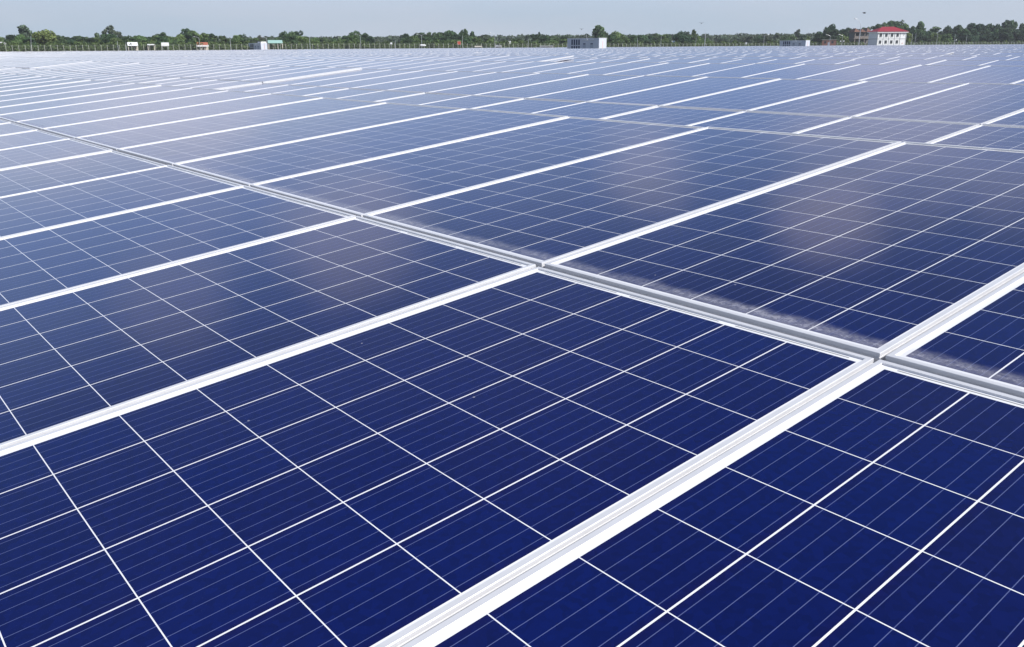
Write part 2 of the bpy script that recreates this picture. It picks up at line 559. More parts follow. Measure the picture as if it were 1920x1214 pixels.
def build_panels():
    r, tier, k, loc = field()
    g = np.linspace(.04, .96, 7)
    gu, gv = np.meshgrid(g * MW_, g * ML)
    samp = np.stack([gu.ravel(), gv.ravel(), np.zeros(49)], 1) @ TILT.T
    fr, area = np.zeros(len(r)), np.zeros(len(r))
    c4 = np.array([(0, 0, 0), (MW_, 0, 0), (MW_, ML, 0), (0, ML, 0)]) @ TILT.T
    for i in np.nonzero(r < 40)[0]:
        X, Y, Z = project(loc[i] + samp)
        fr[i] = np.mean((X > 0) & (X < PW) & (Y > 0) & (Y < PH))
        if fr[i] > 0:
            X, Y, Z = project(loc[i] + c4)
            if np.isnan(X).any():
                area[i] = 1e6 * fr[i]
            else:
                area[i] = fr[i] * .5 * abs(sum(X[a] * Y[(a + 1) % 4] - X[(a + 1) % 4] * Y[a] for a in range(4)))
            if r[i] > 0 and tier[i] == 0:
                area[i] *= .6
    order = np.argsort(-area)
    chosen = [int(i) for i in order[:300] if area[i] > 0]
    chosen_set = set(chosen)
    # rank along each tier from the right edge of the photo
    rank = {}
    for rw in set(r[chosen].tolist()):
        for ti in (0, 1):
            ids = [i for i in np.nonzero((r == rw) & (tier == ti) & (fr > 0))[0]]
            ids.sort(key=lambda i: -loc[i][0])
            for q, i in enumerate(ids):
                rank[int(i)] = q + 1
    fm, sm = frame_mesh(), sheet_mesh()
    rot = Matrix([list(map(float, row)) for row in TILT]).to_euler()
    first = None
    for i in sorted(chosen, key=lambda i: (r[i], tier[i], -loc[i][0])):
        d = float(np.linalg.norm(loc[i] - EYE))
        look = 'deep navy' if d < 4.5 else 'blue' if d < 12 else 'pale'
        rn = 'nearest' if r[i] == 0 else ordinal(int(r[i]) + 1)
        q = rank[i]
        pos = ('rightmost in photo' if q == 1 else ordinal(q) + " from photo's right edge")
        label = "%s solar panel, %s tier of %s row, %s" % (look, ('lower', 'upper')[tier[i]], rn, pos)
        if first is None:
            root = link('solar_panel', None)
            root.empty_display_size = .2
            a = link('frame', fm, root)
            b = link('cell_sheet', sm, root)
            first = (root, a, b)
        else:
            root = first[0].copy()
            COL.objects.link(root)
            for src in first[1:]:
                c = src.copy()
                COL.objects.link(c)
                c.parent = root
        root.location = loc[i]
        root.rotation_euler = (rot[0] + RNG.gauss(0, .0011), rot[1] + RNG.gauss(0, .0011), rot[2])
        tag(root, label, 'solar panel', 'solar panels in the near rows')
    rest = np.array([i for i in range(len(r)) if i not in chosen_set])
    P = loc[rest]
    n = len(P)
    rg = np.random.default_rng(5)
    # light module: glass, frame top ring, frame walls
    d = .0118
    tv = np.array([(0, 0, 0), (MW_, 0, 0), (MW_, ML, 0), (0, ML, 0),
                   (d, d, 0), (MW_ - d, d, 0), (MW_ - d, ML - d, 0), (d, ML - d, 0),
                   (0, 0, -.04), (MW_, 0, -.04), (MW_, ML, -.04), (0, ML, -.04),
                   (d, d, -.0043), (MW_ - d, d, -.0043), (MW_ - d, ML - d, -.0043), (d, ML - d, -.0043)])
    tf = [(12, 13, 14, 15)]
    for a in range(4):
        b = (a + 1) % 4
        tf += [(a, b, 4 + b, 4 + a), (8 + a, 8 + b, b, a), (4 + a, 4 + b, 12 + b, 12 + a)]
    tf.append((11, 10, 9, 8))
    tf = np.array(tf)
    tw = rg.normal(0, .0012, (n, 2))
    V = (tv @ TILT.T)[None] + P[:, None]
    V[:, :, 2] += tw[:, :1] * (tv[None, :, 0] - .5) + tw[:, 1:] * (tv[None, :, 1] - 1)
    nf = len(tf)
    F = (tf[None] + (np.arange(n) * 16)[:, None, None]).reshape(-1, 4)
    me = bpy.data.meshes.new('solar_panel_field')
    me.vertices.add(n * 16)
    me.vertices.foreach_set('co', V.reshape(-1))
    me.loops.add(len(F) * 4)
    me.loops.foreach_set('vertex_index', F.reshape(-1).astype(np.int32))
    me.polygons.add(len(F))
    me.polygons.foreach_set('loop_start', (np.arange(len(F)) * 4).astype(np.int32))
    mi = np.ones(nf, np.int32); mi[0] = 0
    me.materials.append(CELL); me.materials.append(ALU)
    me.polygons.foreach_set('material_index', np.tile(mi, n))
    me.polygons.foreach_set('use_smooth', np.zeros(len(F), bool))
    me.update(calc_edges=True)
    uv = me.uv_layers.new(name='UVMap')
    tuv = np.zeros((nf, 4, 2)); tuv[0] = tv[[12, 13, 14, 15], :2]
    uv.data.foreach_set('uv', np.tile(tuv.reshape(-1), n))
    at_ = me.attributes.new('seed', 'FLOAT', 'FACE')
    at_.data.foreach_set('value', np.repeat(rg.random(n), nf).astype(np.float32))
    me.validate()
    tag(link('solar_panel_field', me), 'hundreds of pale panel rows reaching back to the fence and trees', 'solar panels', None, 'stuff')
    print('PANELS', len(chosen), 'single,', n, 'in the field')


# ------------------------------------------------------------------ materials of the far side
M_WHITE = plain('white_paint', (.84, .84, .84), .5, 0, .06, 2)
M_SHELL = plain('grey_white_enamel_steel', (.60, .63, .70), .45, 0, .05, 1.5)
M_LOUVRE = plain('dark_louvre_steel', (.035, .05, .11), .5, .2, .15, 6)
M_DOOR = plain('blue_grey_steel_door', (.42, .46, .54), .5, 0, .08, 2)
M_CONC = plain('weathered_concrete', (.37, .38, .33), .85, 0, .18, 4)
M_DARKC = plain('dark_grey_concrete', (.20, .19, .18), .85, 0, .2, 2)  # mottled dark grey, on plinths and set-back walls
M_GALV = plain('galvanised_steel', (.56, .57, .58), .45, .5, .1, 5)
M_RED = plain('crimson_roof_tiles', (.27, .020, .036), .6, 0, .12, 1.2)
M_BROWNC = plain('brown_stained_concrete', (.25, .215, .19), .85, 0, .25, 1.5)
M_TERRA = plain('brown_clay_tiles', (.17, .09, .065), .8, 0, .25, 1.2)
M_ORANGE = plain('orange_clay_tiles', (.40, .13, .075), .75, 0, .18, 1.5)
M_TEAL = plain('green_painted_sheet_roof', (.36, .56, .49), .5, 0, .06, 1)
M_BRICK = plain('red_brown_brick', (.27, .135, .105), .85, 0, .22, 2)
M_DARKPANE = plain('dark_glass_and_opening_shade', (.05, .055, .06), .2, 0, .1, 1, .5)  # window glass, also the painted shade of open doorways
M_LINE = plain('grey_joint_paint', (.33, .34, .35), .7, 0, .1, 2)
M_PINK = plain('faded_pink_marking', (.75, .52, .50), .6, 0, .1, 2)
M_CREAM = plain('cream_render', (.66, .60, .52), .8, 0, .1, 1)
M_REDSIGN = plain('orange_red_sign_paint', (.52, .10, .06), .5, 0, .1, 1)
M_BARK = plain('grey_brown_bark', (.12, .095, .07), .9, 0, .3, 5)
M_BIRD = plain('dark_feathers', (.05, .05, .055), .8, 0, .2, 5)
M_GREYROOF = plain('grey_sheet_roof', (.45, .46, .48), .55, .1, .1, 1)


def rz_of(v):
    return math.atan2(v[1], v[0])


# ------------------------------------------------------------------ inverter stations
def container(px, Z, L, Wd, ytop, label, rooftop):
    x, y = at(px, Z)
    zt = zat(px, ytop, Z)
    z0 = float(ground_z(x, y))
    H = zt - z0
    t = thing('inverter_container', label, 'container', (x, y, z0), 0, 'white steel inverter containers among the panels')
    b = MB(); b.box(-L, 0, 0, Wd, .25, H - .10)
    b.obj('body', M_SHELL, t)
    b = MB(); b.box(-L - .06, .06, -.10, Wd + .06, H - .10, H); b.obj('roof', M_WHITE, t)
    b = MB(); b.box(-L + .1, -.1, .1, Wd - .1, 0, .25); b.obj('plinth', M_DARKC, t)
    H0 = H - .35
    w = .046 * L
    for row in (0, 1):
        za, zb = (.45 + .02 * H, .25 + .48 * H0) if row == 0 else (.25 + .55 * H0, H0 + .02)
        for c in range(4):
            xa = -L + L * (.135 + .074 * c)
            lb = MB()
            lb.box(xa, xa + w, -.02, -.002, za, zb)
            n = 7
            for q in range(n):
                zz = za + (zb - za) * (q + .5) / n
                lb.box(xa + .01, xa + w - .01, -.045, -.021, zz - .03, zz + .015)
            lb.obj('louvre', M_LOUVRE, t)
    for xa in (-.50 * L, -.27 * L):
        d = MB(); d.box(xa, xa + .095 * L, -.022, -.002, .50, .25 + .55 * H0)
        d.box(xa + .083 * L, xa + .088 * L, -.05, -.023, .3 * H, .3 * H + .22)
        d.obj('door', M_DOOR, t)
        vn = MB(); vn.box(xa + .01 * L, xa + .085 * L, -.03, -.003, .25 + .58 * H0, .25 + .66 * H0)
        vn.obj('vent', M_LOUVRE, t)
    for xa, ww in ((-.52 * L, .10), (-.27 * L, .11)):
        s = MB(); s.box(xa, xa + ww * L, -.22, -.003, H0 - .10, H0 + .02); s.obj('rain_hood', M_WHITE, t)
    s = MB(); s.box(-.385 * L, -.34 * L, -.26, -.003, H0 - .22, H0 + .12); s.obj('floodlight', M_WHITE, t)
    e = MB(); e.box(.002, .02, .46 * Wd, .54 * Wd, .45, H0 * .9); e.obj('marking', M_PINK, t)
    for q in (.065, .935):
        e = MB(); e.box(.001, .015, (q - .006) * Wd, (q + .006) * Wd, .3, H0); e.obj('corner_trim', M_SHELL, t)
    if rooftop:
        e = MB(); e.box(-L * .30, -L * .02, .3, Wd - .3, H + .002, H + .42); e.obj('roof_unit', M_WHITE, t)
    else:
        e = MB(); e.tube([(-L * .43, .5, H), (-L * .43, .5, H + .7)], .03); e.obj('mast', M_GALV, t)
    CLEAR.append((x - L, x, y, y + Wd))
    return t


# ------------------------------------------------------------------ street lamps and poles
def lamp(px, ytop, Z, arms, label, tilt=0.0, globe=0, cat='street lamp', r=.07, arm_len=1.5, rise=.55):
    x, y = at(px, Z)
    z0 = float(ground_z(x, y))
    H = zat(px, ytop, Z) - z0
    t = thing('street_lamp' if (arms or globe) else 'utility_pole', label, cat, (x, y, z0), rz_of(RH), None)
    p = MB(); p.tube([(0, 0, 0), (tilt * .5, 0, H * .5), (tilt, 0, H)], [r * 1.25, r, r * .75], 8)
    p.box(-r * 2.2, r * 2.2, -r * 2.2, r * 2.2, 0, .12)
    p.obj('pole', M_GALV, t)
    for s in arms:
        a = MB()
        pts = [(tilt + s * arm_len * q, 0, H - .25 + rise * math.sin(q * 1.45)) for q in (0, .3, .6, .85, 1)]
        a.tube(pts, [.05, .045, .04, .035, .035], 6)
        a.obj('arm', M_GALV, t)
        h = MB()
        e = pts[-1]
        h.tube([(e[0] - s * .05, 0, e[2] - .02), (e[0] + s * .25, 0, e[2] + .02), (e[0] + s * .65, 0, e[2] - .02)], [.06, .15, .06], 8)
        h.obj('lamp_head', M_GALV, t)
    for q in range(globe):
        h = MB(); h.ball((0.75 * (-1) ** q, 0, H * .52 + .15), .30); h.obj('globe', M_WHITE, t)
        a = MB(); a.tube([(0, 0, H * .50), (0.75 * (-1) ** q, 0, H * .50)], .03); a.obj('arm', M_GALV, t)
    return t


# ------------------------------------------------------------------ trees
def leaf_material():
    mt, t, b = material('foliage')
    oc = t.n('ShaderNodeObjectInfo')
    g = t.n('ShaderNodeTexCoord').outputs['Object']
    n = t.noise(g, .9, 4, .6)
    n2 = t.n('ShaderNodeAttribute', attribute_name='tone', attribute_type='GEOMETRY').outputs['Fac']
    f = t.math('ADD', .22, t.math('ADD', t.math('MULTIPLY', n, .75), t.math('MULTIPLY', n2, .8)))
    nd = t.n('ShaderNodeVectorMath', operation='SCALE')
    t.L(oc.outputs['Color'], nd.inputs[0])
    t.L(f, nd.inputs['Scale'])
    t.L(nd.outputs[0], b.inputs['Base Color'])
    b.inputs['Roughness'].default_value = .7
    b.inputs['Specular IOR Level'].default_value = .2
    tr = t.n('ShaderNodeBsdfTranslucent')
    t.L(nd.outputs[0], tr.inputs[0])
    mx = t.n('ShaderNodeMixShader')
    mx.inputs[0].default_value = .25
    t.L(b.outputs[0], mx.inputs[1]); t.L(tr.outputs[0], mx.inputs[2])
    t.L(mx.outputs[0], mt.node_tree.nodes['Material Output'].inputs[0])
    return mt


LEAF = leaf_material()


def leaf_cloud(blobs, per, size, rg, name):
    """leaf clumps spread through a set of ellipsoids"""
    V, F, T = [], [], []
    for (c, rad) in blobs:
        c, rad = np.array(c), np.array(rad)
        bt = rg.uniform(-.35, .35)
        n = max(20, int(per * (rad[0] * rad[1] * rad[2]) ** (2 / 3.)))
        d = rg.normal(size=(n, 3)); d /= np.linalg.norm(d, axis=1)[:, None]
        q = c + d * rad * (rg.uniform(.45, 1.08, n) ** .6)[:, None]
        nr = d + rg.normal(size=(n, 3)) * .75
        nr /= np.linalg.norm(nr, axis=1)[:, None]
        a = np.cross(nr, rg.normal(size=(n, 3))); a /= np.linalg.norm(a, axis=1)[:, None]
        b = np.cross(nr, a)
        s = size * rg.uniform(.6, 1.35, n)
        for i in range(n):
            k = len(V)
            A, B, Q = a[i] * s[i], b[i] * s[i] * .62, q[i]
            V += [Q - A, Q - B + nr[i] * s[i] * .15, Q + A, Q + B + nr[i] * s[i] * .15]
            F.append((k, k + 1, k + 2, k + 3))
            T.append(np.clip(rg.random() + bt, 0, 1.2))
    me = bpy.data.meshes.new(name)
    me.from_pydata([tuple(v) for v in V], [], F)
    at_ = me.attributes.new('tone', 'FLOAT', 'FACE')
    at_.data.foreach_set('value', np.array(T, np.float32))
    me.materials.append(LEAF)
    return me


def tree_pair(seed, form):
    """trunk and crown meshes of a tree 10 m tall"""
    rg = np.random.default_rng(seed)
    blobs, tr = [], MB()
    if form == 'tall':
        for i in range(24):
            h = rg.uniform(2.4, 9.2)
            a, q = rg.uniform(0, 6.28), rg.uniform(.5, 1.0) * np.interp(h, [2, 4.5, 7, 9.3], [1.2, 2.2, 1.6, .7])
            blobs.append(((q * math.cos(a), q * math.sin(a), h), rg.uniform(.6, 1.1, 3) * (1, 1, .8)))
        blobs.append(((rg.uniform(-.4, .4), 0, 9.1), (.9, .9, .8)))
        blobs.append(((0, 0, 5.8), (1.1, 1.1, 2.8)))
    elif form == 'airy':
        for i in range(34):
            a, e = rg.uniform(0, 6.28), math.asin(rg.uniform(-.8, 1))
            q = rg.uniform(1.5, 2.6)
            blobs.append(((q * math.cos(a) * math.cos(e), q * math.sin(a) * math.cos(e), 7.2 + q * math.sin(e)), rg.uniform(.35, .75, 3)))
    elif form == 'round':
        for i in range(20):
            a, e = rg.uniform(0, 6.28), rg.uniform(-.6, 1.3)
            q = 2.7 * math.cos(e)
            blobs.append(((q * math.cos(a), q * math.sin(a), 5.3 + 3.2 * math.sin(e)), rg.uniform(.9, 1.5, 3)))
        blobs.append(((0, 0, 5.2), (2.6, 2.6, 3.4)))
    elif form == 'broad':
        for i in range(24):
            a, q = rg.uniform(0, 6.28), rg.uniform(.2, 4.2)
            blobs.append(((q * math.cos(a), q * math.sin(a), rg.uniform(3.2, 8.8) - q * .35), rg.uniform(.9, 1.6, 3) * (1, 1, .8)))
        blobs.append(((0, 0, 4.5), (3.2, 3.2, 2.8)))
    else:   # ragged
        for i in range(22):
            h = rg.uniform(2.2, 9.0)
            a, q = rg.uniform(0, 6.28), rg.uniform(.3, 2.9) * (1.2 - .07 * h)
            blobs.append(((q * math.cos(a), q * math.sin(a), h), rg.uniform(.7, 1.35, 3)))
        blobs.append(((0, 0, 4.5), (2.0, 2.0, 2.6)))
    tr.tube([(0, 0, -.3), (.08, .05, 2.2), (-.05, .1, 5), (.05, 0, 8)], [.30, .22, .15, .05], 7)
    for (c, rad) in blobs[:9]:
        h = max(1.6, c[2] - 1.8)
        tr.tube([(0, 0, h * .8), (c[0] * .5, c[1] * .5, h), c], [.11, .08, .03], 5)
    return tr.mesh('trunk', M_BARK), leaf_cloud(blobs, 95, .37, rg, 'crown')


FORMS = {}


def variants():
    sd = 10
    for f, n in (('tall', 3), ('airy', 2), ('round', 4), ('broad', 4), ('ragged', 5)):
        FORMS[f] = []
        for q in range(n):
            sd += 1
            FORMS[f].append(tree_pair(sd, f))


TONES = {'dark green': (.088, .145, .066), 'deep green': (.058, .100, .053), 'mid green': (.135, .205, .075),
         'yellow-green': (.190, .225, .075), 'grey-green': (.120, .155, .105)}

# x of the crown, y of its top, width (photo pixels), form, tone, depth factor
TREES = [
    (-22, 69, 34, 'broad', 1, 1.25), (8, 68, 36, 'broad', 2, 1.3), (30, 63, 26, 'round', 1, 1.12), (50, 46.5, 27, 'tall', 4, 1.16), (66, 59, 24, 'ragged', 0, 1.2),
    (88, 54.5, 36, 'round', 3, 1.1), (112, 63, 28, 'broad', 0, 1.15), (131, 66.5, 26, 'broad', 1, 1.1), (150, 66.5, 28, 'round', 0, 1.14), (170, 69, 26, 'broad', 1, 1.08),
    (187, 61, 26, 'broad', 0, 1.18), (210, 48, 26, 'airy', 4, 1.2), (226, 60, 18, 'airy', 4, 1.22), (203, 63, 24, 'ragged', 0, 1.09), (240, 67, 22, 'ragged', 0, 1.12), (262, 66, 28, 'round', 2, 1.1),
    (278, 68, 20, 'ragged', 0, 1.16), (291, 67, 20, 'ragged', 2, 1.1), (306, 60.5, 22, 'ragged', 0, 1.2), (322, 65.5, 26, 'broad', 2, 1.1), (340, 63, 22, 'round', 2, 1.15),
    (354, 53.5, 24, 'ragged', 0, 1.24), (368, 57, 28, 'round', 2, 1.18), (383, 59, 28, 'broad', 2, 1.16), (399, 62, 18, 'ragged', 1, 1.2), (420, 66, 16, 'ragged', 0, 1.16),
    (434, 71, 18, 'broad', 0, 1.1), (446, 64.5, 18, 'round', 2, 1.16), (456, 64, 15, 'ragged', 0, 1.2), (470, 70, 20, 'broad', 0, 1.14), (489, 66, 12, 'tall', 4, 1.3), (480, 72, 22, 'ragged', 2, 1.1),
    (503, 70, 22, 'broad', 0, 1.2), (522, 70, 24, 'broad', 2, 1.2), (533, 58.5, 16, 'ragged', 0, 1.2), (546, 58, 22, 'round', 0, 1.16), (561, 57.5, 18, 'ragged', 1, 1.22), (574, 66, 22, 'broad', 0, 1.12),
    (591, 70, 20, 'round', 2, 1.16), (609, 70, 20, 'round', 0, 1.16), (628, 70, 20, 'broad', 0, 1.2), (642, 72, 18, 'ragged', 2, 1.12), (652, 65, 18, 'round', 0, 1.14), (669, 57, 24, 'round', 0, 1.2),
    (685, 62.5, 20, 'ragged', 0, 1.16), (694, 67, 14, 'round', 1, 1.12), (708, 73, 20, 'broad', 4, 1.5), (724, 73, 20, 'broad', 4, 1.5), (736, 71, 18, 'round', 4, 1.4), (760, 63, 18, 'ragged', 1, 1.2),
    (776, 66, 18, 'round', 2, 1.12), (788, 60, 24, 'round', 1, 1.2), (804, 58.5, 24, 'broad', 0, 1.24), (822, 58.5, 24, 'round', 0, 1.18), (818, 74, 22, 'ragged', 2, 1.06), (843, 56.5, 26, 'round', 0, 1.2), (833, 75, 18, 'ragged', 2, 1.05),
    (854, 64, 16, 'ragged', 1, 1.14), (866, 57, 11, 'tall', 0, 1.18), (873, 54.5, 12, 'tall', 0, 1.2), (886, 59, 11, 'tall', 0, 1.22), (880, 69, 20, 'ragged', 2, 1.1), (896, 69, 18, 'ragged', 2, 1.1), (909, 64.5, 24, 'round', 4, 1.14), (921, 70, 16, 'round', 2, 1.12),
    (935, 77, 18, 'broad', 4, 1.5), (951, 75, 18, 'broad', 0, 1.4), (969, 71, 22, 'round', 0, 1.16), (988, 66, 13, 'ragged', 4, 1.24), (1004, 63, 20, 'ragged', 1, 1.16), (1011, 60, 6, 'tall', 1, 1.2), (1023, 67.5, 20, 'ragged', 0, 1.14),
    (1037, 66, 20, 'round', 0, 1.18), (1058, 64.5, 18, 'round', 1, 1.18), (1080, 69, 18, 'broad', 4, 1.4), (1101, 68.5, 20, 'broad', 4, 1.4), (1122, 47.5, 26, 'tall', 0, 1.24), (1134, 61, 18, 'ragged', 0, 1.16),
    (1146, 64, 18, 'ragged', 0, 1.1), (1157, 57.5, 24, 'round', 2, 1.16), (1174, 67, 20, 'broad', 2, 1.16), (1189, 66, 20, 'ragged', 0, 1.12), (1203, 64.5, 20, 'round', 0, 1.16), (1218, 64, 20, 'broad', 1, 1.18),
    (1230, 61.5, 18, 'round', 0, 1.2), (1243, 65, 18, 'ragged', 2, 1.14), (1253, 63, 16, 'ragged', 0, 1.18), (1273, 57.5, 20, 'round', 1, 1.2), (1285, 59, 16, 'ragged', 1, 1.22), (1300, 55.5, 10, 'tall', 0, 1.24), (1298, 66, 26, 'round', 2, 1.12),
    (1311, 68, 20, 'ragged', 2, 1.14), (1326, 71, 18, 'broad', 2, 1.14), (1341, 75, 20, 'broad', 4, 1.4), (1356, 67.5, 20, 'round', 4, 1.3), (1371, 71, 18, 'broad', 4, 1.3), (1380, 67, 16, 'round', 4, 1.3), (1395, 68, 18, 'round', 4, 1.3),
    (1406, 66, 16, 'ragged', 4, 1.28), (1420, 66.5, 20, 'round', 0, 1.28), (1436, 62.5, 18, 'round', 4, 1.28), (1456, 62, 16, 'ragged', 4, 1.26), (1469, 65.5, 18, 'round', 0, 1.26), (1481, 64, 18, 'broad', 2, 1.26), (1494, 56, 14, 'tall', 4, 1.34),
    (1510, 66, 22, 'broad', 2, 1.24), (1532, 60, 20, 'ragged', 1, 1.12), (1546, 51, 18, 'ragged', 1, 1.14), (1558, 45, 20, 'tall', 1, 1.18), (1571, 52, 24, 'broad', 1, 1.12), (1588, 51, 24, 'round', 1, 1.16), (1583, 70, 13, 'round', 3, 1.03), (1604, 51, 20, 'broad', 1, 1.2),
    (1620, 51, 20, 'ragged', 0, 1.22), (1640, 45, 20, 'ragged', 0, 1.18), (1654, 41, 22, 'round', 0, 1.2), (1669, 38, 22, 'round', 0, 1.2), (1682, 38, 20, 'ragged', 0, 1.2), (1693, 43, 18, 'round', 2, 1.18), (1702, 62, 13, 'round', 3, 1.03), (1706, 49, 16, 'ragged', 0, 1.16),
    (1722, 40.5, 18, 'tall', 0, 1.18), (1735, 57, 18, 'round', 1, 1.12), (1750, 50, 22, 'tall', 0, 1.18), (1766, 56, 20, 'broad', 1, 1.12), (1777, 47, 20, 'round', 1, 1.16), (1796, 46, 22, 'round', 1, 1.14), (1818, 42, 22, 'ragged', 1, 1.16), (1810, 62, 22, 'ragged', 1, 1.06),
    (1835, 44, 22, 'round', 1, 1.12), (1852, 43, 18, 'round', 0, 1.16), (1850, 63, 26, 'broad', 1, 1.06), (1868, 44, 22, 'round', 1, 1.12), (1881, 38, 18, 'tall', 1, 1.18), (1893, 36.5, 20, 'round', 0, 1.18), (1888, 60, 24, 'ragged', 1, 1.05), (1910, 43, 26, 'broad', 1, 1.12), (1932, 42, 26, 'round', 1, 1.14), (1955, 45, 30, 'broad', 1, 1.16),
]
TONE_NAMES = ['dark green', 'deep green', 'mid green', 'yellow-green', 'grey-green']
MARKS = [(-200, "photo's left edge"), (57, 'leaning white pole'), (245, 'white lean-to roof'), (310, 'white sign on two posts'), (380, 'orange-roofed kiosk'),
         (472, 'small white container'), (517, 'green-roofed shed'), (676, 'street lamp with one left arm'), (792, 'white cone-shaped sign'), (861, 'orange-red sign'), (955, 'square white board'),
         (1063, "big container's left end"), (1138, "big container's right end"), (1268, 'slanting white roof'), (1322, 'tall thick pole'), (1467, "far container's left end"), (1552, 'brick hut'),
         (1610, 'tallest curved street lamp'), (1660, 'red-roofed house')]
FORM_WORDS = {'tall': 'tall narrow', 'airy': 'sparse open', 'round': 'rounded', 'broad': 'low spreading', 'ragged': 'ragged bushy'}


def build_trees():
    variants()
    cnt, n_in = {}, {}
    extra = []
    for (x, yt, w, form, tone, df) in TREES:             # the second rank of smaller trees that fills the band
        fx = x + RNG.uniform(-9, 13)
        top = max(yt + RNG.uniform(7, 13), 64 - .006 * x)
        if -30 < fx < 1950 and top < 76 and not (1615 < fx < 1700 or 925 < fx < 985 or 1075 < fx < 1115 or 1330 < fx < 1352 or 580 < fx < 640 or 700 < fx < 750):
            extra.append((fx, top, RNG.uniform(20, 30), RNG.choice(('round', 'ragged', 'ragged', 'broad')), tone if RNG.random() < .6 else RNG.choice((0, 2)), RNG.uniform(1.05, 1.12)))
    trees = sorted(TREES + extra, key=lambda q: q[0])
    for (x, yt, w, form, tone, df) in trees:
        Z = fence_z(x) * df
        gx, gy = at(x, Z)
        z0 = float(ground_z(gx, gy)) - .05
        H = zat(x, yt, Z) - z0
        wide = w * Z / F_PX
        tn = TONE_NAMES[tone]
        mk = [q for q in MARKS if q[0] <= x][-1]
        cnt[mk] = cnt.get(mk, 0) + 1
        label = "%s %s tree, %s tree right of the %s" % (tn, FORM_WORDS[form], ordinal(cnt[mk]), mk[1])
        t = thing('broadleaf_tree', label, 'tree', (gx, gy, z0), RNG.uniform(0, 6.28), 'trees beyond the fence')
        tm, cm = RNG.choice(FORMS[form])
        a = link('trunk', tm, t)
        b = link('crown', cm, t)
        nat = {'tall': 4.9, 'airy': 6.0, 'round': 7.2, 'broad': 9.2, 'ragged': 6.4}[form]
        sx = wide * 1.22 / nat
        t.scale = (sx, sx, H / 9.9)
        c = TONES[tn]
        j = RNG.uniform(.85, 1.18)
        b.color = (c[0] * j * RNG.uniform(.9, 1.1), c[1] * j, c[2] * j, 1)


def palm(px, ytop, Z, label):
    x, y = at(px, Z)
    z0 = float(ground_z(x, y))
    H = zat(px, ytop, Z) - z0
    t = thing('coconut_palm', label, 'palm tree', (x, y, z0), RNG.uniform(0, 6), 'palms by the orange-roofed kiosk')
    p = MB(); p.tube([(0, 0, 0), (.15, 0, H * .4), (.1, .1, H * .8)], [.2, .14, .12], 7); p.obj('trunk', M_BARK, t)
    f = MB()
    for q in range(15):
        a = q * 2.4
        el = .9 - .10 * (q % 9)
        pts = []
        L = 2.9
        for s in range(7):
            u = s / 6
            rr = L * u * math.cos(el) * (1 - .1 * u)
            pts.append(Vector((.1 + rr * math.cos(a), .1 + rr * math.sin(a), H * .8 + L * u * math.sin(el) - 1.5 * u * u)))
        side = Vector((-math.sin(a), math.cos(a), 0))
        for s in range(6):
            w0, w1 = .45 * math.sin(math.pi * (.12 + .8 * s / 6)), .45 * math.sin(math.pi * (.12 + .8 * (s + 1) / 6))
            dr = Vector((0, 0, -.25))
            f.add([pts[s], pts[s + 1], pts[s + 1] + (side + dr) * w1, pts[s] + (side + dr) * w0], [(0, 1, 2, 3)])
            f.add([pts[s], pts[s + 1], pts[s + 1] + (-side + dr) * w1, pts[s] + (-side + dr) * w0], [(0, 3, 2, 1)])
    o = f.obj('crown', LEAF, t)
    o.color = (.085, .125, .038, 1)


def build_thickets():
    rg = np.random.default_rng(77)
    blobs = []
    for px in np.arange(-300, 2250, 2.2):
        Z = fence_z(px) * rg.uniform(1.006, 1.04)
        x, y = at(px, Z)
        h = rg.uniform(.7, 2.2) * (1.1 if px < 1500 else .9)
        blobs.append(((x, y, float(ground_z(x, y)) + h * .45), (rg.uniform(.8, 1.5), rg.uniform(.8, 1.5), h)))
    me = leaf_cloud(blobs, 46, .36, rg, 'undergrowth')
    o = link('undergrowth', me)
    o.color = (.105, .150, .050, 1)
    tag(o, 'low leafy scrub growing thick behind the wire fence', 'undergrowth', None, 'stuff')
    blobs = []
    for px in np.arange(-420, 2400, 3.5):
        Z = fence_z(px) * rg.uniform(1.55, 1.85)
        x, y = at(px, Z)
        h = zat(px, rg.uniform(73, 79) - px * .0065, Z) - 1.0
        blobs.append(((x, y, 1 + h * .5), (4.2, 4.2, h * .55)))
    me = leaf_cloud(blobs, 16, 1.0, rg, 'far_wood')
    o = link('far_wood', me)
    o.color = (.105, .140, .095, 1)
    tag(o, 'far band of woodland closing the gaps between the trees', 'woodland', None, 'stuff')


# ------------------------------------------------------------------ fence
def wire_material():
    mt, t, b = material('wire_mesh')
    g = t.n('ShaderNodeTexCoord').outputs['Object']
    b.inputs['Base Color'].default_value = (.12, .13, .13, 1)
    b.inputs['Metallic'].default_value = .3
    tr = t.n('ShaderNodeBsdfTransparent')
    mx = t.n('ShaderNodeMixShader')
    mx.inputs[0].default_value = .10
    t.L(tr.outputs[0], mx.inputs[1]); t.L(b.outputs[0], mx.inputs[2])
    t.L(mx.outputs[0], mt.node_tree.nodes['Material Output'].inputs[0])
    return mt


